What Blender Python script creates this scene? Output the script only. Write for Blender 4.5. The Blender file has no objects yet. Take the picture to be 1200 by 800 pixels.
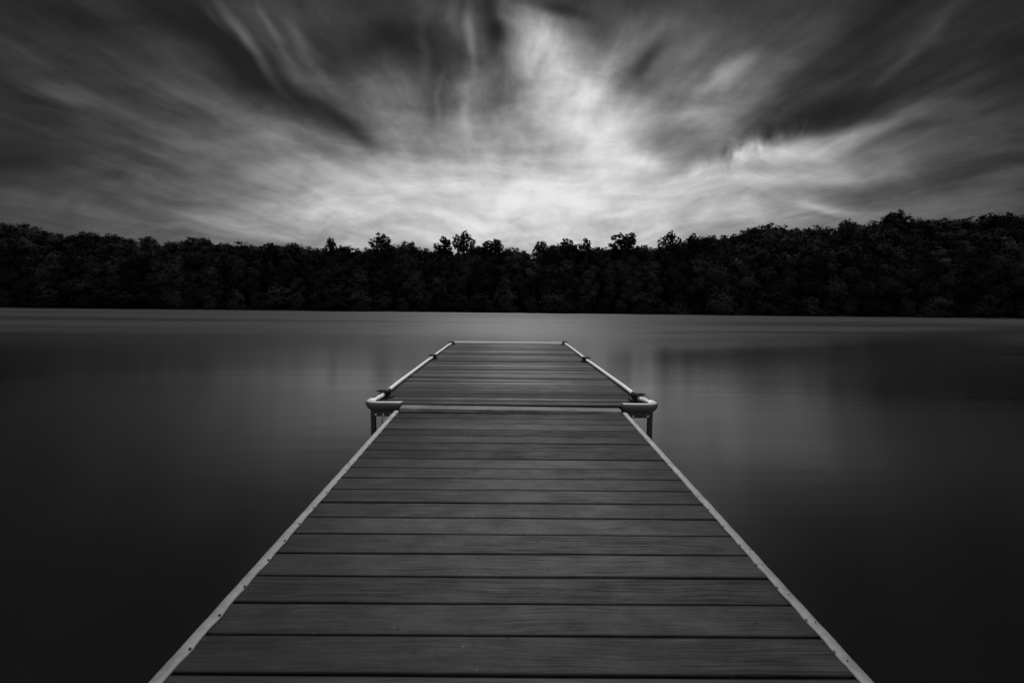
import bpy, bmesh, math, random
from mathutils import Vector, Matrix, noise as mnoise
R = math.radians
sc = bpy.context.scene
col = sc.collection
random.seed(7)

# ------------------------------------------------------------------ view geometry
F = 600.0                      # focal length in photo pixels (photo is 1200 wide)
CAM = Vector((0, 0, 1.65))
PITCH = math.atan((400 - 354) / F)
ROLL = R(0.6)
fw = Vector((0, math.cos(PITCH), -math.sin(PITCH)))
u0 = Vector((0, math.sin(PITCH), math.cos(PITCH)))
r0 = Vector((1, 0, 0))
rt = r0 * math.cos(ROLL) + u0 * math.sin(ROLL)
up = -r0 * math.sin(ROLL) + u0 * math.cos(ROLL)
def ray(px, py):
    return fw + rt * ((px - 600) / F) + up * ((400 - py) / F)
def at(px, py, Y):
    r = ray(px, py)
    return CAM + r * (Y / r.y)

cam = bpy.data.cameras.new('camera'); co = bpy.data.objects.new('camera', cam); col.objects.link(co)
cam.sensor_width = 36; cam.lens = 18; cam.clip_start = 0.05; cam.clip_end = 3000
co.matrix_world = Matrix.Translation(CAM) @ Matrix((rt, up, -fw)).transposed().to_4x4()
sc.camera = co
sc.view_settings.view_transform = 'Standard'; sc.view_settings.look = 'None'
sc.view_settings.exposure = 0; sc.view_settings.gamma = 1

# ------------------------------------------------------------------ helpers
def tag(o, label=None, cat=None, group=None, kind=None):
    if label: o['label'] = label
    if cat: o['category'] = cat
    if group: o['group'] = group
    if kind: o['kind'] = kind
def empty(name, loc, rot=(0, 0, 0)):
    o = bpy.data.objects.new(name, None); col.objects.link(o)
    o.location = loc; o.rotation_euler = rot; o.empty_display_size = .1
    return o
def link(name, me, parent=None, loc=(0, 0, 0), rot=(0, 0, 0)):
    o = bpy.data.objects.new(name, me); col.objects.link(o)
    if parent: o.parent = parent
    o.location = loc; o.rotation_euler = rot
    return o
def build(name, bm, mat, parent=None, loc=(0, 0, 0), rot=(0, 0, 0), smooth=False):
    bmesh.ops.recalc_face_normals(bm, faces=bm.faces)
    me = bpy.data.meshes.new(name); bm.to_mesh(me); bm.free()
    me.materials.append(mat)
    if smooth:
        for p in me.polygons: p.use_smooth = True
    return link(name, me, parent, loc, rot)
def add_box(bm, x0, x1, y0, y1, z0, z1, bevel=0.0):
    vs = [bm.verts.new((x, y, z)) for x in (x0, x1) for y in (y0, y1) for z in (z0, z1)]
    fs = [(0, 1, 3, 2), (4, 6, 7, 5), (0, 4, 5, 1), (2, 3, 7, 6), (0, 2, 6, 4), (1, 5, 7, 3)]
    faces = [bm.faces.new([vs[i] for i in f]) for f in fs]
    if bevel:
        es = list({e for f in faces for e in f.edges})
        bmesh.ops.bevel(bm, geom=es, offset=bevel, segments=2, affect='EDGES', profile=.5)
def add_sweep(bm, pts, prof, cap=True):
    """sweep a closed profile (list of (side, up, scale-fn free)) along pts, up = z"""
    rings = []
    n = len(pts)
    for i, p in enumerate(pts):
        p = Vector(p)
        a = Vector(pts[max(i - 1, 0)]); b = Vector(pts[min(i + 1, n - 1)])
        t = (b - a).normalized()
        s = t.cross(Vector((0, 0, 1)))
        if s.length < 1e-4: s = Vector((1, 0, 0))
        s.normalize(); w = s.cross(t).normalized()
        pr = prof(i / (n - 1)) if callable(prof) else prof
        rings.append([bm.verts.new(p + s * q[0] + w * q[1]) for q in pr])
    m = len(rings[0])
    for i in range(n - 1):
        for j in range(m):
            k = (j + 1) % m
            bm.faces.new((rings[i][j], rings[i][k], rings[i + 1][k], rings[i + 1][j]))
    if cap:
        bm.faces.new(rings[0]); bm.faces.new(rings[-1][::-1])
def circ(r, n=12, sx=1, sy=1):
    return [(r * sx * math.cos(2 * math.pi * k / n), r * sy * math.sin(2 * math.pi * k / n)) for k in range(n)]

# ------------------------------------------------------------------ materials
class N:
    def __init__(s, tree): s.t = tree; s.n = tree.nodes; s.l = tree.links
    def new(s, t, **k):
        o = s.n.new(t)
        for a, b in k.items(): setattr(o, a, b)
        return o
    def set(s, sock, v):
        if isinstance(v, bpy.types.NodeSocket): s.l.new(v, sock)
        elif v is not None: sock.default_value = v
    def math(s, op, a, b=None, c=None, clamp=False):
        o = s.new('ShaderNodeMath', operation=op); o.use_clamp = clamp
        s.set(o.inputs[0], a); s.set(o.inputs[1], b); s.set(o.inputs[2], c)
        return o.outputs[0]
    def vmath(s, op, a, b=None):
        o = s.new('ShaderNodeVectorMath', operation=op)
        s.set(o.inputs[0], a)
        if op == 'SCALE': s.set(o.inputs['Scale'], b)
        else: s.set(o.inputs[1], b)
        return o.outputs[0]
    def noise(s, vec, scale, detail=4, rough=.5, dist=0, color=False):
        o = s.new('ShaderNodeTexNoise'); s.set(o.inputs['Vector'], vec)
        o.inputs['Scale'].default_value = scale; o.inputs['Detail'].default_value = detail
        o.inputs['Roughness'].default_value = rough; o.inputs['Distortion'].default_value = dist
        return o.outputs['Color'] if color else o.outputs[0]
    def ramp(s, v, a, b, c=0., d=1., smooth=True):
        o = s.new('ShaderNodeMapRange'); o.interpolation_type = 'SMOOTHSTEP' if smooth else 'LINEAR'
        s.set(o.inputs[0], v)
        for i, q in enumerate((a, b, c, d)): s.set(o.inputs[i + 1], q)
        return o.outputs[0]
    def comb(s, x, y, z):
        o = s.new('ShaderNodeCombineXYZ')
        for i, q in enumerate((x, y, z)): s.set(o.inputs[i], q)
        return o.outputs[0]
    def sep(s, v):
        o = s.new('ShaderNodeSeparateXYZ'); s.set(o.inputs[0], v); return o.outputs
    def mapv(s, v, scale=(1, 1, 1), loc=(0, 0, 0)):
        o = s.new('ShaderNodeMapping'); s.set(o.inputs[0], v)
        s.set(o.inputs['Location'], loc); s.set(o.inputs['Scale'], scale)
        return o.outputs[0]
    def bump(s, h, strength, dist):
        o = s.new('ShaderNodeBump'); s.set(o.inputs['Height'], h)
        o.inputs['Strength'].default_value = strength; o.inputs['Distance'].default_value = dist
        return o.outputs[0]
def mat(name):
    m = bpy.data.materials.new(name); m.use_nodes = True
    g = N(m.node_tree); p = g.n['Principled BSDF']
    return m, g, p

PB = .1495
def wood(name, lo, hi, grain=1.0, rough=.55, contrast=.35, specks=True, spec=.4, light_falloff=False, edge=None):
    m, g, p = mat(name)
    tc = g.new('ShaderNodeTexCoord').outputs['Object']
    oi = g.new('ShaderNodeObjectInfo').outputs['Random']
    off = g.vmath('SCALE', g.comb(17.3, 31.7, 11.1), g.math('MULTIPLY', oi, 9.))
    v = g.vmath('ADD', tc, off)
    warp = g.noise(g.mapv(v, (1.4, 4, 4)), 1.0, 2, .5)
    vv = g.vmath('ADD', v, g.comb(0, g.math('MULTIPLY', warp, .10 * grain), 0))
    fine = g.noise(g.mapv(vv, (5, 150, 60)), 1.0, 6, .7)
    rings = g.noise(g.mapv(vv, (.9, 42, 20)), 1.0, 2, .4, .3)
    ringl = g.math('PINGPONG', g.math('MULTIPLY', rings, 7.), .5)
    zone = g.ramp(g.noise(g.mapv(v, (1.1, 1.5, 1)), 1.0, 2), .42, .62)
    gr = g.math('MULTIPLY', g.math('SUBTRACT', ringl, .25), g.math('MULTIPLY_ADD', zone, 1.2 * grain, .25))
    blotch = g.noise(g.mapv(v, (5, 8, 9)), 1.0, 6, .68)
    t = g.math('MULTIPLY_ADD', g.math('SUBTRACT', fine, .5), 1.1 * grain, .5)
    t = g.math('MULTIPLY_ADD', gr, .55, t)
    t = g.math('MULTIPLY_ADD', g.math('SUBTRACT', blotch, .5), 1.5, t)
    t = g.math('MULTIPLY_ADD', g.math('SUBTRACT', oi, .5), contrast * 2, t)
    val = g.ramp(t, .02, 1.0, lo, hi, False)
    if specks:
        vo = g.new('ShaderNodeTexVoronoi', voronoi_dimensions='2D'); g.set(vo.inputs['Vector'], v); vo.inputs['Scale'].default_value = 16
        dot = g.ramp(vo.outputs['Distance'], .035, .085, 1, 0)
        pick = g.ramp(g.sep(vo.outputs['Color'])[0], .84, .85)
        val = g.math('MULTIPLY', val, g.math('MULTIPLY_ADD', g.math('MULTIPLY', dot, pick), -.8, 1.))
        v2 = g.new('ShaderNodeTexVoronoi', voronoi_dimensions='2D'); g.set(v2.inputs['Vector'], v); v2.inputs['Scale'].default_value = 55
        d2 = g.ramp(v2.outputs['Distance'], .1, .22, 1, 0)
        p2 = g.ramp(g.sep(v2.outputs['Color'])[1], .955, .96)
        val = g.math('MULTIPLY', val, g.math('MULTIPLY_ADD', g.math('MULTIPLY', d2, p2), -.45, 1.))
        v3 = g.new('ShaderNodeTexVoronoi', voronoi_dimensions='2D'); g.set(v3.inputs['Vector'], g.vmath('ADD', v, (3.3, 1.1, 0))); v3.inputs['Scale'].default_value = 24
        d3 = g.ramp(v3.outputs['Distance'], .05, .12, 1, 0)
        p3 = g.ramp(g.sep(v3.outputs['Color'])[2], .985, .988)
        val = g.math('MULTIPLY', val, g.math('MULTIPLY_ADD', g.math('MULTIPLY', d3, p3), 1.2, 1.))
    if edge:        # darker along both long edges of each board
        yo = g.math('ABSOLUTE', g.sep(tc)[1])
        en = g.math('MULTIPLY_ADD', g.math('SUBTRACT', blotch, .5), edge[1] * .6, yo)
        val = g.math('MULTIPLY', val, g.ramp(en, PB / 2 - edge[1] - .005, PB / 2 - .004, 1., edge[0]))
    if light_falloff:
        # light falloff painted in: boards darken towards both sides and the near end
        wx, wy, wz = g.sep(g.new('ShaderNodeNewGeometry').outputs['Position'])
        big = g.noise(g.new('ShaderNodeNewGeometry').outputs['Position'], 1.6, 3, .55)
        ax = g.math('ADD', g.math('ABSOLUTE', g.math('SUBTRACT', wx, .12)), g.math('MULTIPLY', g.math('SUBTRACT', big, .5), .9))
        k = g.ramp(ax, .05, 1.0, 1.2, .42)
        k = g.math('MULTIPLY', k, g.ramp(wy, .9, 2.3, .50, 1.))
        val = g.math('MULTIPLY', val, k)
    g.set(p.inputs['Base Color'], g.comb(val, val, val))
    g.set(p.inputs['Roughness'], g.math('MULTIPLY_ADD', blotch, .35, rough - .17))
    p.inputs['Specular IOR Level'].default_value = spec
    h = g.math('ADD', fine, g.math('MULTIPLY', gr, .8))
    g.set(p.inputs['Normal'], g.bump(h, .35, .0015 * (.5 + grain)))
    return m

def plain(name, v, rough=.5, metal=0., var=.25, scale=18, bump=.2, spec=.5, near_falloff=False, lit_top=None):
    m, g, p = mat(name)
    tc = g.new('ShaderNodeTexCoord').outputs['Object']
    n = g.noise(tc, scale, 6, .62)
    n2 = g.noise(tc, scale * .2, 3, .5)
    t = g.math('ADD', g.math('MULTIPLY', n, .6), g.math('MULTIPLY', n2, .4))
    val = g.ramp(t, .25, .75, v * (1 - var), v * (1 + var), False)
    if near_falloff or lit_top:
        ge = g.new('ShaderNodeNewGeometry')
    if near_falloff:       # light falloff painted into the strip colour, dimmer at the near end
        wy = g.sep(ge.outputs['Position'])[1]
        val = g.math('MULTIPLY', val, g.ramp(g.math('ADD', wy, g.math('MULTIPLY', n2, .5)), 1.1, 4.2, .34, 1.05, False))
    if lit_top:      # light from above painted in: upward faces get a paler colour
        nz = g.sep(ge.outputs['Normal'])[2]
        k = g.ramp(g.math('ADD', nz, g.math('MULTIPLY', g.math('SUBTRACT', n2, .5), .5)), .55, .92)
        val = g.math('ADD', val, g.math('MULTIPLY', k, g.math('SUBTRACT', lit_top, val)))
    g.set(p.inputs['Base Color'], g.comb(val, val, val))
    g.set(p.inputs['Roughness'], g.math('MULTIPLY_ADD', n, .25, rough - .12))
    p.inputs['Metallic'].default_value = metal
    p.inputs['Specular IOR Level'].default_value = spec
    if bump: g.set(p.inputs['Normal'], g.bump(n, bump, .002))
    return m

M_near = wood('weathered_decking', .004, .102, 1.15, .60, .24, edge=(.5, .010), spec=.2, light_falloff=True)
M_far = wood('worn_far_decking', .008, .20, 1.2, .55, .50, edge=(.12, .034), spec=.3, light_falloff=True)
M_plate = wood('pale_worn_plank', .05, .26, 1.0, .5, .1, specks=False)
M_beam = wood('dark_frame_timber', .012, .035, 1.0, .8, .1, specks=False, spec=.2)
M_trim = plain('pale_nailed_strip', .40, .5, var=.42, scale=34, bump=.6, near_falloff=True)
M_tube = plain('white_vinyl_tube', .93, .38, var=.06, scale=30, bump=.1)
M_bump = plain('vinyl_dock_bumper', .07, .30, var=.2, scale=14, bump=.12, lit_top=.62)
M_black = plain('black_rubber', .012, .55, var=.3, scale=30, bump=.2, spec=.25)
M_steel = plain('dark_steel', .035, .5, .3, var=.4, scale=24, bump=.3, spec=.3)
M_bolt = plain('bright_bolt', .7, .35, .7, var=.1)
M_nail = plain('rusty_nail', .03, .6, .2, var=.3)

def leafmat(name, lo, hi):
    m, g, p = mat(name)
    geo = g.new('ShaderNodeNewGeometry')
    oi = g.new('ShaderNodeObjectInfo').outputs['Random']
    tc = g.new('ShaderNodeTexCoord').outputs['Object']
    n = g.noise(tc, .55, 3, .6)
    rnd = geo.outputs['Random Per Island']
    t = g.math('ADD', g.math('MULTIPLY', n, .8), g.math('MULTIPLY', rnd, .2))
    v = g.math('MULTIPLY', g.ramp(t, .3, .75, lo, hi, False), g.math('MULTIPLY_ADD', oi, 1.1, .5))
    g.set(p.inputs['Base Color'], g.comb(v, v, v))
    p.inputs['Roughness'].default_value = .8
    p.inputs['Specular IOR Level'].default_value = 0.0
    return m
M_leaf = leafmat('dark_foliage', .011, .021)
M_bark = plain('dark_bark', .05, .9, var=.4, scale=3, bump=.4, spec=.1)

# ------------------------------------------------------------------ sky
def make_world():
    w = bpy.data.worlds.new('World'); sc.world = w; w.use_nodes = True
    g = N(w.node_tree); g.n.clear()
    out = g.new('ShaderNodeOutputWorld'); bg = g.new('ShaderNodeBackground')
    g.l.new(bg.outputs[0], out.inputs[0])
    d = g.new('ShaderNodeTexCoord').outputs['Generated']
    x, y, z = g.sep(d)
    az = g.math('ABSOLUTE', z)
    yy = g.math('MAXIMUM', y, .12)
    qx = g.math('DIVIDE', x, yy); qz = g.math('DIVIDE', az, yy)
    # cloud sheet seen in perspective; drifting towards the viewer stretches it along y
    zz = g.math('ADD', az, .035)
    ux = g.math('DIVIDE', x, zz); vy = g.math('DIVIDE', y, zz)
    sheet = g.comb(ux, vy, 0)
    wv = g.noise(g.mapv(sheet, (.55, .35, 1)), 1.0, 3, .55, color=True)
    sheetw = g.vmath('ADD', sheet, g.vmath('SCALE', g.vmath('SUBTRACT', wv, (.5, .5, .5)), .55))
    streak_f = g.noise(g.mapv(sheetw, (11, 1.1, 1), (3.1, 0, 0)), 1.0, 5, .6)
    streak_m = g.noise(g.mapv(sheetw, (3.4, 1.25, 1), (0, 5.2, 0)), 1.0, 5, .58, .25)
    mass = g.noise(g.mapv(sheetw, (1.0, .42, 1), (7.7, 2.2, 0)), 1.0, 4, .55)
    # low, nearly level bands near the horizon
    q = g.comb(qx, qz, 0)
    qw0 = g.noise(g.mapv(q, (3, 5, 1)), 1.0, 2, .45, color=True)
    qw = g.vmath('ADD', q, g.vmath('SCALE', g.vmath('SUBTRACT', qw0, (.5, .5, .5)), .15))
    bands = g.noise(g.mapv(qw, (2.6, 15, 1), (1.3, .4, 0)), 1.0, 5, .55)
    low = g.ramp(qz, .20, .46, 1, 0)
    wisp = g.noise(g.mapv(qw, (4.0, 8, 1), (2.3, 8.4, 0)), 1.0, 6, .6, .35)
    puff = g.noise(g.mapv(sheetw, (5.5, 3.0, 1), (9.1, 1.2, 0)), 1.0, 5, .6, .3)
    ripple = g.noise(g.mapv(qw, (26, 12, 1), (0, 0, 0)), 1.0, 3, .5, .6)

    def local(px, py):
        r = ray(px, py).normalized(); return r.x / r.y, r.z / r.y
    acc = None
    def blob(px, py, rx, ry, ang, amp, src=None, hard=1.0):
        nonlocal acc
        a, b = local(px, py)
        m = g.new('ShaderNodeMapping', vector_type='TEXTURE')
        g.l.new(src or qw, m.inputs[0])
        m.inputs['Location'].default_value = (a, b, 0)
        m.inputs['Rotation'].default_value = (0, 0, R(-ang))    # angle measured downwards to the right, like the photo
        m.inputs['Scale'].default_value = (rx / F, ry / F, 1)
        gr = g.new('ShaderNodeTexGradient', gradient_type='SPHERICAL')
        g.l.new(m.outputs[0], gr.inputs[0])
        s = g.ramp(gr.outputs['Fac'], 0, 1)
        if acc is None: acc = g.math('MULTIPLY', s, amp)
        else: acc = g.math('MULTIPLY_ADD', s, amp, acc)
    for b in BLOBS: blob(*b)
    V = g.math('ADD', acc, .145)
    # clouds overhead and behind the viewer, outside the photo
    over = g.ramp(z, .50, .92)
    back = g.ramp(y, .25, -.35)
    V = g.math('MULTIPLY_ADD', g.math('MAXIMUM', over, g.math('MULTIPLY', back, 1.45)), OVERHEAD, V)
    V = g.math('MINIMUM', V, .78)
    amp = g.math('MULTIPLY_ADD', g.math('MINIMUM', V, .6), .80, .09)
    hi = g.math('SUBTRACT', 1., low)
    tex = g.math('MULTIPLY', g.math('SUBTRACT', streak_m, .5), .95)
    tex = g.math('MULTIPLY_ADD', g.math('SUBTRACT', streak_f, .5), .30, tex)
    tex = g.math('MULTIPLY_ADD', g.math('SUBTRACT', mass, .5), .95, tex)
    tex = g.math('MULTIPLY', tex, g.math('MULTIPLY_ADD', hi, .62, .38))
    tex = g.math('MULTIPLY_ADD', g.math('MULTIPLY', g.math('SUBTRACT', bands, .5), 1.0), g.math('MULTIPLY_ADD', low, .8, .1), tex)
    tex = g.math('MULTIPLY_ADD', g.math('SUBTRACT', wisp, .5), g.math('MULTIPLY_ADD', low, .40, .55), tex)
    tex = g.math('MULTIPLY_ADD', g.math('SUBTRACT', puff, .5), g.math('MULTIPLY', hi, .60), tex)
    V = g.math('MULTIPLY_ADD', tex, amp, V)
    a, b = local(868, 178)
    m = g.new('ShaderNodeMapping', vector_type='TEXTURE'); g.l.new(q, m.inputs[0])
    m.inputs['Location'].default_value = (a, b, 0); m.inputs['Rotation'].default_value = (0, 0, R(22)); m.inputs['Scale'].default_value = (95 / F, 22 / F, 1)
    gr = g.new('ShaderNodeTexGradient', gradient_type='SPHERICAL'); g.l.new(m.outputs[0], gr.inputs[0])
    V = g.math('MULTIPLY_ADD', g.math('MULTIPLY', gr.outputs['Fac'], g.math('SUBTRACT', ripple, .42)), .9, V)
    V = g.math('MULTIPLY_ADD', V, 1.10, -.022)
    V = g.math('SMOOTH_MIN', V, .90, .12)
    V = g.math('MAXIMUM', V, .06)
    lin = g.math('POWER', V, 2.2)
    ns = g.new('ShaderNodeTexSky', sky_type='NISHITA')
    ns.sun_disc = False; ns.sun_elevation = SUN_EL; ns.sun_rotation = SUN_AZ
    bw = g.new('ShaderNodeRGBToBW'); g.l.new(ns.outputs[0], bw.inputs[0])
    tot = g.math('MULTIPLY_ADD', bw.outputs[0], .004, lin)
    g.l.new(g.comb(tot, tot, tot), bg.inputs[0])
    bg.inputs[1].default_value = 1.0
OVERHEAD = .38
SUN_EL = R(68); SUN_AZ = R(0)
BLOBS = [
    # px, py, half-length, half-height, angle, amount
    (640, 235, 780, 330, 0, .33), (620, 225, 360, 190, 0, .13), (600, 245, 620, 100, 0, .21), (610, 225, 220, 75, 0, -.06), (420, 215, 260, 90, 8, .07), (860, 225, 260, 70, -6, .09),
    (440, 235, 170, 60, 12, .06),
    # bright wide column leaning down to the right
    (670, 95, 150, 70, 50, .25), (690, 150, 150, 70, 20, .08), (630, 35, 90, 70, 40, .16), (740, 60, 130, 70, -30, .07), (960, 215, 190, 60, -8, .07), (980, 155, 120, 30, -18, .05), (600, 165, 130, 50, 0, .06),
    (705, 245, 80, 18, -4, .11), (650, 215, 90, 22, 0, .04), (480, 250, 70, 10, 8, .07),
    # top left: dark fans with pale streaks between
    (230, 30, 230, 60, 42, -.10), (345, 110, 180, 42, 38, -.19), (405, 152, 60, 18, 48, -.13),
    (300, 55, 100, 15, 56, .15), (330, 30, 60, 9, 60, .07), (262, 30, 60, 9, 50, .05), (285, 40, 70, 12, 40, .05), (372, 55, 60, 14, 62, .08), (418, 60, 70, 70, 50, -.09),
    (250, 125, 110, 16, 22, .05), (90, 105, 90, 25, 8, .04), (400, 205, 90, 22, 20, -.05),
    (20, 190, 130, 40, 14, -.07), (165, 185, 110, 12, 14, .05), (440, 115, 90, 40, 45, .05),
    (270, 258, 210, 14, 9, .08), (60, 235, 120, 12, 10, .05), (250, 215, 190, 22, 9, -.06), (150, 245, 160, 10, 10, -.04),
    # top middle
    (505, 88, 56, 80, 10, -.15), (470, 45, 60, 60, 10, -.13), (578, 52, 20, 52, -8, -.15), (588, 52, 36, 24, 35, -.11), (566, 0, 16, 40, 0, -.08), (530, 20, 12, 60, -4, .07), (492, 60, 12, 60, 8, .06), (508, 125, 8, 34, 5, .07),
    (548, 60, 10, 75, -3, .13), (503, 135, 18, 30, 12, -.07), (545, 118, 26, 40, 10, .08), (655, 4, 60, 16, 10, -.13),
    (550, 190, 90, 16, 4, -.05),
    # right
    (722, 45, 26, 60, 30, .07), (748, 72, 60, 22, -50, -.15), (740, 105, 90, 24, -22, -.10), (765, 155, 80, 26, 0, -.14),
    (855, 78, 75, 16, -36, .17), (805, 130, 60, 18, -30, .06), (900, 150, 170, 34, -22, -.15), (1000, 110, 150, 40, -24, -.12),
    (1010, 40, 130, 50, -40, -.10), (815, 183, 95, 22, 8, -.15), (930, 95, 90, 30, -40, -.07),
    (1060, 62, 120, 14, -42, .05), (960, 165, 180, 26, -14, .22), (1050, 150, 150, 18, -16, .07),
    (1010, 222, 190, 20, -4, -.13), (1150, 195, 110, 26, -6, -.07), (960, 243, 80, 9, 2, .12),
    (830, 228, 120, 20, -10, .09), (1190, 100, 90, 110, 0, -.06), (885, 240, 70, 10, 4, -.06),
]
make_world()

sun = bpy.data.lights.new('sun', 'SUN'); so = bpy.data.objects.new('sun', sun); col.objects.link(so)
sun.energy = 1.75; sun.angle = R(14); sun.color = (1, 1, 1)
# light comes from high up, slightly ahead of the viewer
sd = Vector((math.sin(SUN_AZ) * math.cos(SUN_EL), math.cos(SUN_AZ) * math.cos(SUN_EL), math.sin(SUN_EL)))
so.rotation_euler = sd.to_track_quat('Z', 'Y').to_euler(); so.location = (0, 0, 30)

# ------------------------------------------------------------------ water and land
SHORE = 79.0
WATER_IOR = 1.75
def water():
    m, g, p = mat('still_lake_water')
    pos = g.new('ShaderNodeNewGeometry').outputs['Position']
    base = .003
    px_, py_, _z = g.sep(pos)
    wn = g.noise(g.mapv(pos, (.03, .05, 1)), 1.0, 3, .5)
    wy = g.math('ADD', py_, g.math('MULTIPLY_ADD', wn, 9., g.math('MULTIPLY', px_, -.07)))
    b = g.noise(g.mapv(pos, (.012, .16, 1)), 1.0, 4, .55)
    # calm slicks lying across the lake mirror the dark wood, wind-ruffled water the sky
    def slick(c, w, a): 
        t = g.math('DIVIDE', g.math('ABSOLUTE', g.math('SUBTRACT', wy, c)), w)
        return g.math('MULTIPLY', g.ramp(t, 0, 1, 1, 0), a)
    right = g.ramp(px_, 1, 12)
    sw_ = g.math('SUBTRACT', wy, g.math('MULTIPLY', g.math('SUBTRACT', px_, 3.4), .55))
    sl = g.math('MULTIPLY', g.ramp(g.math('ABSOLUTE', g.math('SUBTRACT', sw_, 19.5)), 0, 7.5, 1, 0), g.math('MULTIPLY', g.ramp(px_, 1.0, 6), .66))
    sl = g.math('MAXIMUM', sl, g.math('MULTIPLY', slick(24, 3.2, .4), right))
    sl = g.math('MAXIMUM', sl, slick(46, 5, .6))
    sl = g.math('MAXIMUM', sl, g.math('MULTIPLY', slick(34, 2.5, .7), right))
    sl = g.math('MAXIMUM', sl, g.ramp(py_, 66, 80, 0, .5))
    sl = g.math('MAXIMUM', sl, g.ramp(b, .50, .68, 0, .60))
    mid = g.math('MULTIPLY', g.ramp(g.math('ABSOLUTE', g.math('DIVIDE', px_, py_)), .10, .26, 1, 0), g.math('MULTIPLY', g.ramp(py_, 12, 22), g.ramp(py_, 45, 62, 1, 0)))
    sl = g.math('MAXIMUM', sl, g.math('MULTIPLY', mid, .34))
    dist = g.ramp(py_, 10, 36, .17, .68)
    g.set(p.inputs['Roughness'], g.math('MULTIPLY', dist, g.math('SUBTRACT', 1., g.math('MULTIPLY', sl, .75))))
    # wave crests lie across the view: rougher along y than along x
    p.inputs['Anisotropic'].default_value = .76
    g.set(p.inputs['Tangent'], g.comb(0, 1, 0))
    g.set(p.inputs['Base Color'], (base, base, base, 1))
    p.inputs['IOR'].default_value = WATER_IOR
    sw = g.noise(g.mapv(pos, (.25, 1.1, 1)), 1.0, 4, .5)
    g.set(p.inputs['Normal'], g.bump(sw, .05, .10))
    bm = bmesh.new()
    vs = [bm.verts.new(v) for v in ((-900, -600, 0), (900, -600, 0), (900, SHORE + 6, 0), (-900, SHORE + 6, 0))]
    bm.faces.new(vs)
    o = build('lake_water', bm, m); tag(o, kind='structure')
water()
def ground_h(x, y):
    t = max(0., y - SHORE - 1.2)
    h = -.35 + 1.9 * (1 - math.exp(-t / 3.0)) + 6.5 * (1 - math.exp(-(t / 45.) ** 2))
    h += .5 * mnoise.noise(Vector((x * .06, y * .06, 0))) * min(1, t / 4)
    h += .22 * mnoise.noise(Vector((x * .35, y * .35, 3)))
    h += max(0., min(1., (x - 25) / 60)) * 3.0 * (1 - math.exp(-t / 12.))
    return h
def land():
    m = plain('dark_earth_bank', .035, .9, var=.4, scale=.8, bump=.4, spec=.1)
    bm = bmesh.new()
    xs = [-700, -500, -350] + [-240 + i * 3 for i in range(161)] + [350, 500, 700]
    ys = [SHORE + .1 + 2.5 * k for k in range(8)] + [100 + 9 * k for k in range(14)] + [300, 450, 700]
    grid = [[bm.verts.new((x, yv, ground_h(x, yv))) for x in xs] for yv in ys]
    for j in range(len(ys) - 1):
        for i in range(len(xs) - 1):
            bm.faces.new((grid[j][i], grid[j][i + 1], grid[j + 1][i + 1], grid[j + 1][i]))
    o = build('far_bank', bm, m, smooth=True); tag(o, kind='structure')
land()

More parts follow.
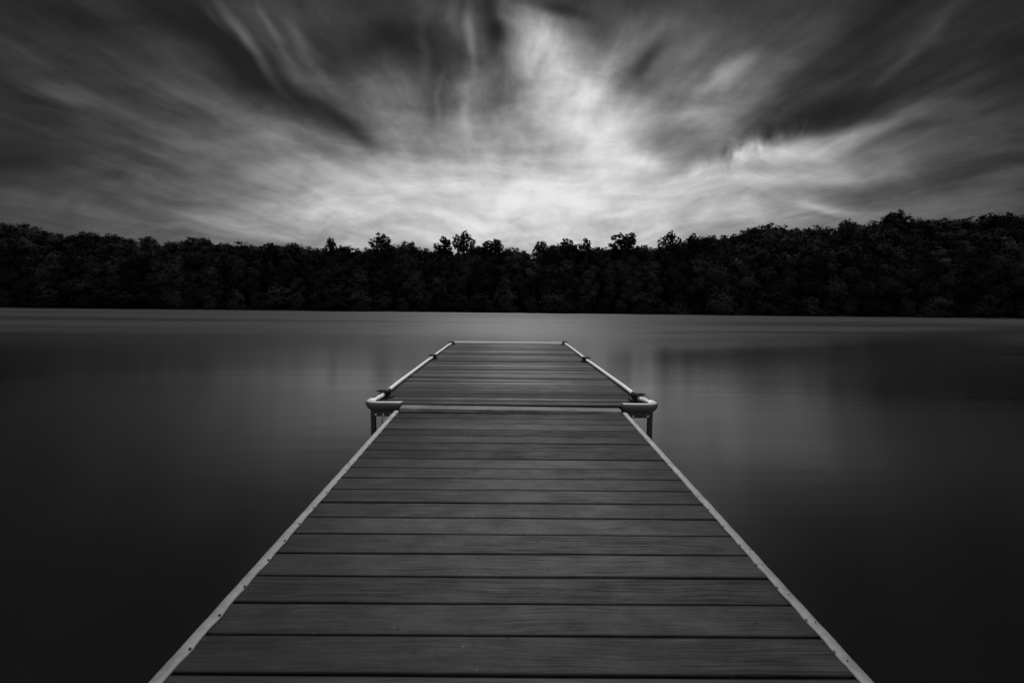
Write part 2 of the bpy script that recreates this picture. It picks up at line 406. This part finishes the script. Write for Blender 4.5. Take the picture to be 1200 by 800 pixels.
# ------------------------------------------------------------------ trees
def leaf_quad(bm, c, s, rng, nv):
    n = Vector((rng.gauss(0, 1), rng.gauss(0, 1), rng.gauss(0, 1) + .3)).normalized()
    n = (n + nv * 1.3).normalized()
    a = n.orthogonal().normalized()
    a = Matrix.Rotation(rng.uniform(0, 6.28), 3, n) @ a
    b = n.cross(a)
    s1 = s * rng.uniform(.6, 1.2); s2 = s * rng.uniform(.4, .9)
    bm.faces.new([bm.verts.new(c + a * s1), bm.verts.new(c + b * s2), bm.verts.new(c - a * s1), bm.verts.new(c - b * s2)])
def tree_meshes(seed, height, width, kind):
    """kind: full (crown to the ground), airy (open skyline crown), round"""
    rng = random.Random(seed)
    leaf = bmesh.new(); wood_ = bmesh.new()
    base = {'full': .06, 'round': .28, 'airy': .50, 'bush': 0.0, 'head': .70}[kind]
    def limb(a, b, ra, rb, bend=.12):
        pts = []
        L = (b - a).length
        off = Vector((rng.uniform(-1, 1), rng.uniform(-1, 1), rng.uniform(-.3, .3))) * L * bend
        k = 5
        for i in range(k + 1):
            t = i / k
            pts.append(a.lerp(b, t) + off * math.sin(t * math.pi))
        def prof(t):
            r = ra + (rb - ra) * t
            return circ(max(r, .01), 6)
        add_sweep(wood_, [tuple(p) for p in pts], prof)
        return pts
    top = Vector((rng.uniform(-.4, .4), rng.uniform(-.4, .4), height * .86))
    tr = limb(Vector((0, 0, -.5)), top, height * .022, height * .005, .05)
    lobes = []
    nl = {'full': 15, 'round': 13, 'airy': 10, 'bush': 7, 'head': 8}[kind]
    for i in range(nl):
        t = (i + .5) / nl
        hz = height * (base + (1 - base) * (.08 + .86 * t))
        if kind == 'full': prof = .55 + .45 * math.sin(math.pi * min(1, t * 1.05) ** .8) - .25 * t
        elif kind == 'bush': prof = .9 - .6 * t
        else: prof = math.sin(math.pi * (.15 + .8 * t)) * .95
        a = i * 2.4 + rng.uniform(-.5, .5)
        rr = width * .5 * prof * rng.uniform(.35, .85)
        c = Vector((rr * math.cos(a), rr * math.sin(a), hz))
        lr = width * rng.uniform(.17, .27) * (.9 if kind == 'head' else 1) * (.72 if kind == 'airy' else 1.0) * (1 - .12 * t)
        lobes.append((c, lr))
        s = tr[min(4, max(1, int((hz / height) * 4.2)))].copy(); s.z = min(s.z, hz - lr * .3)
        s.x *= .6; s.y *= .6
        limb(Vector((0, 0, 0)).lerp(top, max(.08, hz / height - .22)), c, height * .008, height * .002, .15)
    nrm = []
    for c, lr in lobes:
        lr *= 1.1
        # each lobe is a cloud of small leaf clumps on twigs
        nc = int((26 if kind not in ('airy', 'head') else 17) * (lr / (width * .2)) ** 1.5) + 6
        if kind not in ('airy', 'head'):      # dense inner foliage of the lobe
            ico = bmesh.ops.create_icosphere(leaf, subdivisions=3, radius=lr * .60)
            for v_ in ico['verts']:
                u_ = v_.co.normalized()
                v_.co = c + v_.co * (1 + .45 * mnoise.noise(u_ * 3.1 + c)) * (1 + .30 * mnoise.noise(u_ * 9 + c))
                v_.co.z = max(v_.co.z, .02)
                nrm.append((u_ * .7 + (c - Vector((0, 0, height * .4))).normalized() * .6).normalized())
        nc = int(nc * 1.6)
        for _ in range(nc):
            d = Vector((rng.gauss(0, 1), rng.gauss(0, 1), rng.gauss(0, .8))).normalized() * lr * rng.uniform(.3, 1.0) ** .45
            cc = c + d
            cr = lr * rng.uniform(.16, .30)
            for _ in range(26):
                e = Vector((rng.gauss(0, .42), rng.gauss(0, .42), rng.gauss(0, .34))) * cr
                q = cc + e
                if q.z < 0: continue
                nv = ((q - c).normalized() * .8 + (c - Vector((0, 0, height * .4))).normalized() * .8 + Vector((rng.gauss(0, .12), rng.gauss(0, .12), rng.gauss(0, .12) + .1))).normalized()
                leaf_quad(leaf, q, .115, rng, nv)
                nrm.extend([nv] * 4)
    def mk(bm, nm, m):
        me = bpy.data.meshes.new(nm); bm.to_mesh(me); bm.free(); me.materials.append(m); return me
    crown = mk(leaf, 'crown', M_leaf)
    for pl in crown.polygons: pl.use_smooth = True
    crown.normals_split_custom_set_from_vertices(nrm)
    return crown, mk(wood_, 'trunk', M_bark)
kinds = {}
def variants(kind, n, h, w, seed):
    kinds[kind] = [tree_meshes(seed + i, h * (1 + .08 * (i % 3 - 1)), w * (1 + .1 * ((i * 2) % 3 - 1)), kind) + (h * (1 + .08 * (i % 3 - 1)),) for i in range(n)]
variants('full', 7, 9.0, 6.4, 10); variants('round', 5, 10.0, 6.4, 40)
variants('airy', 5, 11.0, 5.6, 70); variants('bush', 5, 3.2, 4.4, 100); variants('head', 6, 11.0, 4.2, 130)
rt_ = random.Random(5)
def plant(kind, x, y, height, label, cat, group, name, widen=1.0, var=None):
    me = kinds[kind][var % len(kinds[kind]) if var is not None else rt_.randrange(len(kinds[kind]))]
    s = height / me[2]
    o = empty(name, (x, y, ground_h(x, y) - .05), (0, 0, rt_.uniform(0, 6.28)))
    o.scale = (s * widen, s * widen, s)
    link('crown', me[0], o); link('trunk', me[1], o)
    tag(o, label, cat, group)
    return o
def gh(px, Y):
    c = at(px, 354, Y); return c.x
# skyline: crown tops measured in the photo (x, top y)
SKY = [(-150, 258), (-112, 262), (-78, 258), (-45, 262), (-18, 260), (4, 264), (22, 271), (41, 269), (62, 277), (84, 277), (106, 276), (130, 275), (150, 280), (176, 278), (204, 284),
       (222, 282), (240, 281), (262, 286), (284, 289), (300, 290), (332, 290), (350, 288), (371, 291), (404, 286), (422, 289), (462, 287), (480, 285), (500, 290),
       (562, 287), (598, 291), (614, 292), (652, 288), (668, 286), (704, 290), (716, 289), (752, 288), (768, 289),
       (802, 282), (830, 278), (845, 277), (864, 276), (884, 268), (905, 266), (925, 270), (944, 269), (960, 270), (1012, 266), (1028, 262),
       (1064, 261), (1086, 263), (1106, 261), (1126, 259), (1172, 254), (1196, 258), (1222, 254), (1250, 250), (1285, 256), (1320, 250), (1355, 256)]
for i, (px, py) in enumerate(SKY):
    Y = 90 + rt_.uniform(-2.5, 2.5)
    c = at(px, py + (1 if px < 370 or px > 815 else 3.5), Y); gz = ground_h(c.x, Y)
    plant('round' if i % 3 else 'full', c.x, Y, c.z - gz, 'dark leafy tree forming the even skyline of the far wood', 'tree', 'trees along the wood skyline', 'skyline_tree', rt_.uniform(1.1, 1.45))
HERO = [   # x, top y, crown width in photo pixels
    (387, 280, 'head', 15, 'small open crowned tree standing alone above the left wood skyline'),
    (447, 277, 'head', 27, 'flat topped tree rising above the skyline left of the dock'),
    (483, 284, 'head', 17, 'small pointed crown between the flat topped tree and the airy crown'),
    (521, 278, 'head', 25, 'open see-through crown left of the tallest rounded tree above the dock'),
    (545, 273, 'head', 25, 'tallest rounded tree on the skyline directly above the dock end'),
    (580, 281, 'head', 36, 'wide low airy crown just right of the rounded tree above the dock'),
    (635, 284, 'head', 22, 'small dark rounded tree on the skyline right of the bright gap'),
    (663, 283, 'head', 27, 'low domed tree just left of the pale sparse crown'),
    (687, 280, 'head', 19, 'pale sparse crown beside the large lumpy tree on the skyline'),
    (734, 274, 'head', 44, 'large lumpy crown with sky gaps rising right of centre'),
    (786, 273, 'head', 21, 'narrow pointed tree standing above the skyline right of centre'),
    (813, 274, 'head', 19, 'small pointed tree just left of the high right-hand wood'),
    (990, 260, 'round', 48, 'broad domed tree left of the highest crown on the right'),
    (1047, 252, 'round', 50, 'highest dark crown in the right-hand wood'),
    (1148, 253, 'airy', 66, 'tall tree at far right with sky showing through its crown'),
    (316, 285, 'head', 22, 'small flat topped tree breaking the left wood skyline')]
KW = {'head': 4.0 / 11, 'round': .60, 'airy': .50}
for i, (px, py, k, wpx, lab) in enumerate(HERO):
    Y = 86.5 + (i % 3)
    c = at(px, py, Y); gz = ground_h(c.x, Y); hh = c.z - gz
    plant(k, c.x, Y, hh, lab, 'tree', None, 'tall_tree', (wpx / F * Y) / (hh * KW[k]), var=i)
def sky_y(px):
    best = 285
    for a, b in zip(SKY, SKY[1:]):
        if a[0] <= px <= b[0]:
            t = (px - a[0]) / (b[0] - a[0]); best = a[1] + (b[1] - a[1]) * t
    return best
for Y0, drop, step, lab, grp in ((94.0, 7, 24, 'dense tree filling the wood just behind the skyline crowns', 'trees deep in the wood'), (86.0, 12, 27, 'bushy tree in the middle rows of the dark far wood', 'trees in the middle of the wood'),
                            (82.6, 30, 25, 'dark bushy tree in the front row along the far shore', 'trees along the far shore')):
    px = -150
    while px < 1350:
        Y = Y0 + rt_.uniform(-1, 1)
        c = at(px, sky_y(px) + drop + (rt_.uniform(-9, 10) if drop > 7 else rt_.uniform(-3, 8)), Y); gz = ground_h(c.x, Y)
        plant('full', c.x, Y, c.z - gz, lab, 'tree', grp, 'forest_tree', rt_.uniform(.9, 1.25))
        px += step * rt_.uniform(.8, 1.2)
px = -150
while px < 1350:
    Y = 80.4 + rt_.uniform(-1.0, .9)
    x = gh(px, Y)
    plant('bush', x, Y, rt_.uniform(2.0, 3.8), 'low dark shrub overhanging the waterline of the far shore', 'shrub', 'shrubs along the far shore', 'shore_shrub', rt_.uniform(.9, 1.6))
    px += rt_.uniform(20, 30)

# ------------------------------------------------------------------ near dock section
def board_mesh(x0, x1, depth, thick, rng, seg=26, bev=.004):
    """one plank, ends at x0/x1, slightly bowed edges and cupped top"""
    bm = bmesh.new(); rings = []
    ph = [rng.uniform(0, 6.28) for _ in range(4)]; am = [rng.uniform(.0003, .0011) for _ in range(4)]
    cup = rng.uniform(-.0015, .0012)
    for i in range(seg + 1):
        t = i / seg; x = x0 + (x1 - x0) * t
        f = depth / 2 + am[0] * math.sin(t * 5 + ph[0]) + am[1] * math.sin(t * 17 + ph[1]) * .5
        b = -depth / 2 + am[2] * math.sin(t * 4 + ph[2]) + am[3] * math.sin(t * 13 + ph[3]) * .5
        w = .0012 * math.sin(t * 3 + ph[1])
        pr = [(b, -thick), (b, -bev), (b + bev * .35, -bev * .3), (b + bev, 0), (b * .5, cup), (0, cup * 1.3), (f * .5, cup), (f - bev, 0), (f - bev * .35, -bev * .3), (f, -bev), (f, -thick)]
        rings.append([bm.verts.new((x, yy, zz + w)) for yy, zz in pr])
    m = len(rings[0])
    for i in range(seg):
        for j in range(m):
            k = (j + 1) % m
            bm.faces.new((rings[i][j], rings[i][k], rings[i + 1][k], rings[i + 1][j]))
    bm.faces.new(rings[0]); bm.faces.new(rings[-1][::-1])
    return bm
rb = random.Random(11)
dock = empty('dock_walkway', (.0247, 0, .6467 + .0), (math.atan(.0345), 0, .007))
tag(dock, 'near plank dock walkway with pale nailed edging strips leading to the far platform', 'dock')
HW = .915; PB = .1495; YE = 3.945
ys = []
k = 0
while YE - PB * (k + .5) > -1.6:
    yc = YE - PB * (k + .5)
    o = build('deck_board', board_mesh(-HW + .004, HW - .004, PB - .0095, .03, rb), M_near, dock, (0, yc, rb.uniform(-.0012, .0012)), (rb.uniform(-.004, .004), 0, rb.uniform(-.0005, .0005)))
    ys.append(yc); k += 1
o = build('end_plank', board_mesh(-.872, .872, .112, .03, rb, bev=.006), M_plate, dock, (0, YE + .080, .026), (0, R(.25), 0))
tag(o, 'paler worn cross plank at the joint')
# edging strips, wavy inner edge, folded down the outside
def strip(side):
    bm = bmesh.new(); r = random.Random(3 + side)
    n = 230; rows = []
    y0, y1 = -1.6, 3.985
    for i in range(n + 1):
        y = y0 + (y1 - y0) * i / n
        ph = (YE - y) / PB
        wav = (.5 + .5 * math.cos(2 * math.pi * (ph - .5))) ** 2         # bulges at each nail
        amp = (.0030 if side < 0 else .0020) * (1 + mnoise.noise(Vector((math.floor(ph) * 3.7, side * 5, 9))) * 1.4)
        inner = HW - .034 - amp * wav + .0015 * mnoise.noise(Vector((y * 4, side * 3, 1)))
        outer = HW + .003 + .001 * mnoise.noise(Vector((y * 2, side * 7, 4)))
        zt = .0065 + .0012 * mnoise.noise(Vector((y * 9, side, 2))) - .0015 * wav
        pr = [(inner, .0005), (inner + .001, zt - .0015), (inner + .005, zt), (HW - .018, zt + .0015), (outer - .005, zt), (outer, zt - .004), (outer, -.055), (outer - .004, -.055), (outer - .0045, .0005)]
        rows.append([bm.verts.new((side * a, y, b)) for a, b in pr])
    m = len(rows[0])
    for i in range(n):
        for j in range(m):
            q = (j + 1) % m
            bm.faces.new((rows[i][j], rows[i][q], rows[i + 1][q], rows[i + 1][j]))
    bm.faces.new(rows[0]); bm.faces.new(rows[-1][::-1])
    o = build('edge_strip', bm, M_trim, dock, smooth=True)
    tag(o, 'pale edging strip on the left' if side < 0 else 'pale edging strip on the right')
    for yv in ys:
        if yv < .2: continue
        b = bmesh.new()
        bmesh.ops.create_cone(b, cap_ends=True, segments=10, radius1=.0042, radius2=.003, depth=.003)
        build('nail', b, M_nail if side < 0 else M_trim2, o, (side * (HW - .033 + r.uniform(-.003, .003)), yv + r.uniform(-.012, .012), .0085))
        if r.random() < .4:
            b = bmesh.new()
            bmesh.ops.create_cone(b, cap_ends=True, segments=8, radius1=.0022, radius2=.002, depth=.002)
            build('nail', b, M_nail, o, (side * (HW - .015 + r.uniform(-.006, .006)), yv + r.uniform(-.05, .05), .0092))
M_trim2 = plain('dull_nail', .16, .5, .3, var=.3)
strip(-1); strip(1)
for s in (-1, 1):
    bm = bmesh.new(); add_box(bm, s * (HW - .002) - (.038 if s > 0 else 0), s * (HW - .002) + (.038 if s < 0 else 0), -1.6, 3.98, -.19, -.032, .003)
    build('side_beam', bm, M_beam, dock)
for x in (-.45, 0, .45):
    bm = bmesh.new(); add_box(bm, x - .02, x + .02, -1.6, 3.93, -.17, -.033, .002)
    build('joist', bm, M_beam, dock)
for yv in (-1.2, 2.6):
    for s in (-1, 1):
        bm = bmesh.new(); add_box(bm, s * .80 - .045, s * .80 + .045, yv - .045, yv + .045, -2.2, -.034, .005)
        build('support_post', bm, M_beam, dock)

# ------------------------------------------------------------------ far dock section
fx, fy, fz = .009, 4.115, .822
far = empty('dock_platform', (fx, fy, fz), (-.003, 0, .015))
tag(far, 'wider far plank dock platform with white tube edging and black cleats', 'dock')
FW = 1.155; FL = 6.42
n2 = int(FL / PB)
pb2 = FL / n2
for k in range(n2):
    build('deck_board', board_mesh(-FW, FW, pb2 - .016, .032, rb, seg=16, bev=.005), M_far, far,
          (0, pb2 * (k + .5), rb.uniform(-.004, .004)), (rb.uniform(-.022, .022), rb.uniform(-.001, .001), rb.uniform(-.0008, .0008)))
# frame
for s in (-1, 1):
    bm = bmesh.new(); add_box(bm, s * FW - (.04 if s > 0 else 0), s * FW + (.04 if s < 0 else 0), 0.05, FL - .02, -.115, -.034, .003)
    build('side_beam', bm, M_beam, far)
for x in (-.6, 0, .6):
    bm = bmesh.new(); add_box(bm, x - .02, x + .02, .05, FL - .05, -.15, -.035, .002)
    build('joist', bm, M_beam, far)
bm = bmesh.new(); add_box(bm, -FW + .012, FW - .012, .004, .045, -.104, -.036, .002)
build('end_beam', bm, M_beam, far)
bm = bmesh.new(); add_box(bm, -FW, FW, FL + .002, FL + .045, -.16, .030, .004)
build('far_edge_rail', bm, M_tube, far)
# corner bumpers: half-round vinyl profile wrapped round each near corner
def bumper(s):
    xo = 1.162; pts = []
    for t in range(13): pts.append((s * (.885 + (xo - .06 - .885) * t / 12), -.004, 0))
    for t in range(1, 9):
        a = math.pi / 2 * t / 8
        pts.append((s * (xo - .06 + .06 * math.sin(a)), .056 - .06 * math.cos(a), 0))
    pts.append((s * xo, .09, 0)); pts.append((s * xo, .14, 0))
    if s < 0: out = 1
    else: out = 1
    n = len(pts)
    def prof(t):
        # outward (away from deck), up; flat top, rounded belly drawn in towards the bottom
        k = 1.0
        o = .030 + .006 * math.sin(t * 9)
        if t < .06: k = .55 + 7.5 * t
        base = [(0, .014), (.010, .020), (.024, .020), (.036, .012), (.041, -.002), (.036, -.020), (.026, -.040), (.012, -.054), (.003, -.058), (0, -.058)]
        pr = [(a * k * out, b if b > 0 else b * (k if t < .06 else 1)) for a, b in base]
        return [(a if s > 0 else -a, b) for a, b in pr]
    bm = bmesh.new(); add_sweep(bm, pts, prof)
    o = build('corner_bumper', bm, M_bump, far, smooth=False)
    for p in o.data.polygons: p.use_smooth = True
    # raised collar at the corner where the tube ends
    b = bmesh.new()
    add_sweep(b, [(s * (xo - .030), -.012, .016), (s * (xo - .026), .015, .024), (s * (xo - .030), .05, .024), (s * (xo - .042), .10, .018)],
              lambda t: circ(.028 * (1 - .3 * abs(t - .4)), 12, 1, .45))
    build('corner_cap', b, M_tube, far, smooth=True)
    # bracket, bolts and leg
    b = bmesh.new(); add_box(b, min(s * .91, s * 1.148), max(s * .91, s * 1.148), -.010, -.002, -.104, -.050, .002)
    br = build('bracket_plate', b, M_steel, far)
    for xb in (1.105, 1.045, .985):
        b = bmesh.new()
        bmesh.ops.create_cone(b, cap_ends=True, segments=6, radius1=.0085, radius2=.007, depth=.008)
        build('bolt', b, M_bolt if xb != 1.045 or s < 0 else M_steel, br, (s * xb, -.014, -.088), (R(90), 0, 0))
    b = bmesh.new(); add_box(b, s * 1.134 - .018, s * 1.134 + .018, .006, .050, -2.4, -.105, .003)
    build('leg', b, M_steel, far)
    b = bmesh.new(); add_box(b, s * 1.112 - .022, s * 1.112 + .022, FL - .09, FL - .046, -2.4, -.04, .003)
    build('leg', b, M_steel, far)
bumper(-1); bumper(1)
# cable hanging by the left leg
b = bmesh.new()
add_sweep(b, [(-1.05 - .004 * math.sin(t * .9), -.016, -.115 - .035 * t) for t in range(9)], circ(.0035, 6))
build('hanging_cable', b, M_black, far, smooth=True)
# white tubes along the sides, pinned by cleats
inv = Matrix.Translation((fx, fy, fz)) @ Matrix.Rotation(.015, 4, 'Z')
inv = inv.inverted()
CL = {-1: [(450, 462), (507, 419), (529, 403)], 1: [(748, 466), (687, 422), (662, 403)]}
def side_line(s):
    P = []
    for px, py in CL[s]:
        r = ray(px, py)
        z0, sl, y0 = -.803, -.005, 4.1
        t = (z0 - sl * y0) / (r.z - sl * r.y)
        w = CAM + r * t; l = inv @ w
        P.append((l.x, min(l.y, FL - .02)))
    xs = s * 1.122
    tube = bmesh.new()
    nodes = [(s * 1.116, .085)] + [(p[0], p[1]) for p in P]
    allp = []
    for (a, b_) in zip(nodes, nodes[1:]):
        L = b_[1] - a[1]; n = max(4, int(L / .12))
        for i in range(n + (1 if b_ is nodes[-1] else 0)):
            t = i / n
            bow = s * .016 * math.sin(math.pi * t) ** .6 if L > .6 else 0
            allp.append((a[0] + (b_[0] - a[0]) * t + bow, a[1] + L * t, .024 + .002 * math.sin(t * 9)))
    add_sweep(tube, allp, circ(.019, 12, 1, .9))
    o = build('edge_tube', tube, M_tube, far, smooth=True)
    for i, (cx, cy) in enumerate(P):
        b = bmesh.new()
        # base plate, two feet, horned bar and a strap over the tube
        add_box(b, cx - s * .05 - .028, cx - s * .05 + .028, cy - .055, cy + .055, .002, .014, .003)
        for q in (-.022, .022):
            add_sweep(b, [(cx - s * .04, cy + q, .010), (cx - s * .036, cy + q, .046)], circ(.014, 8))
        add_sweep(b, [(cx - s * .03, cy - .085, .062), (cx - s * .034, cy - .05, .052), (cx - s * .036, cy, .050), (cx - s * .034, cy + .05, .052), (cx - s * .03, cy + .085, .062)],
                  lambda t: circ(.007 + .014 * math.sin(math.pi * t) ** .5, 8))
        # strap across the tube
        arc = [(cx - s * .060, .010)] + [(cx - s * .030 * math.cos(a), .022 + .030 * math.sin(a)) for a in [math.pi * k / 8 for k in range(9)]] + [(cx + s * .034, -.004)]
        for dy0, dy1 in ((-.034, .034),):
            v0 = [b.verts.new((x_, cy + dy0, z_)) for x_, z_ in arc]; v1 = [b.verts.new((x_, cy + dy1, z_)) for x_, z_ in arc]
            v2 = [b.verts.new((x_ * 1.0 + (x_ - cx) * .12, cy + dy0, z_ + .005)) for x_, z_ in arc]; v3 = [b.verts.new((x_ + (x_ - cx) * .12, cy + dy1, z_ + .005)) for x_, z_ in arc]
            for k in range(len(arc) - 1):
                b.faces.new((v2[k], v2[k + 1], v3[k + 1], v3[k]))
                b.faces.new((v0[k], v1[k], v1[k + 1], v0[k + 1]))
                b.faces.new((v0[k], v0[k + 1], v2[k + 1], v2[k])); b.faces.new((v1[k], v3[k], v3[k + 1], v1[k + 1]))
        # loose rope tail sticking outwards
        add_sweep(b, [(cx - s * .02, cy - .01, .052), (cx + s * .025, cy - .02, .060), (cx + s * .055, cy - .03, .056)], lambda t: circ(.015 * (1 - .6 * t), 6))
        build('cleat', b, M_black, far, smooth=False)
side_line(-1); side_line(1)
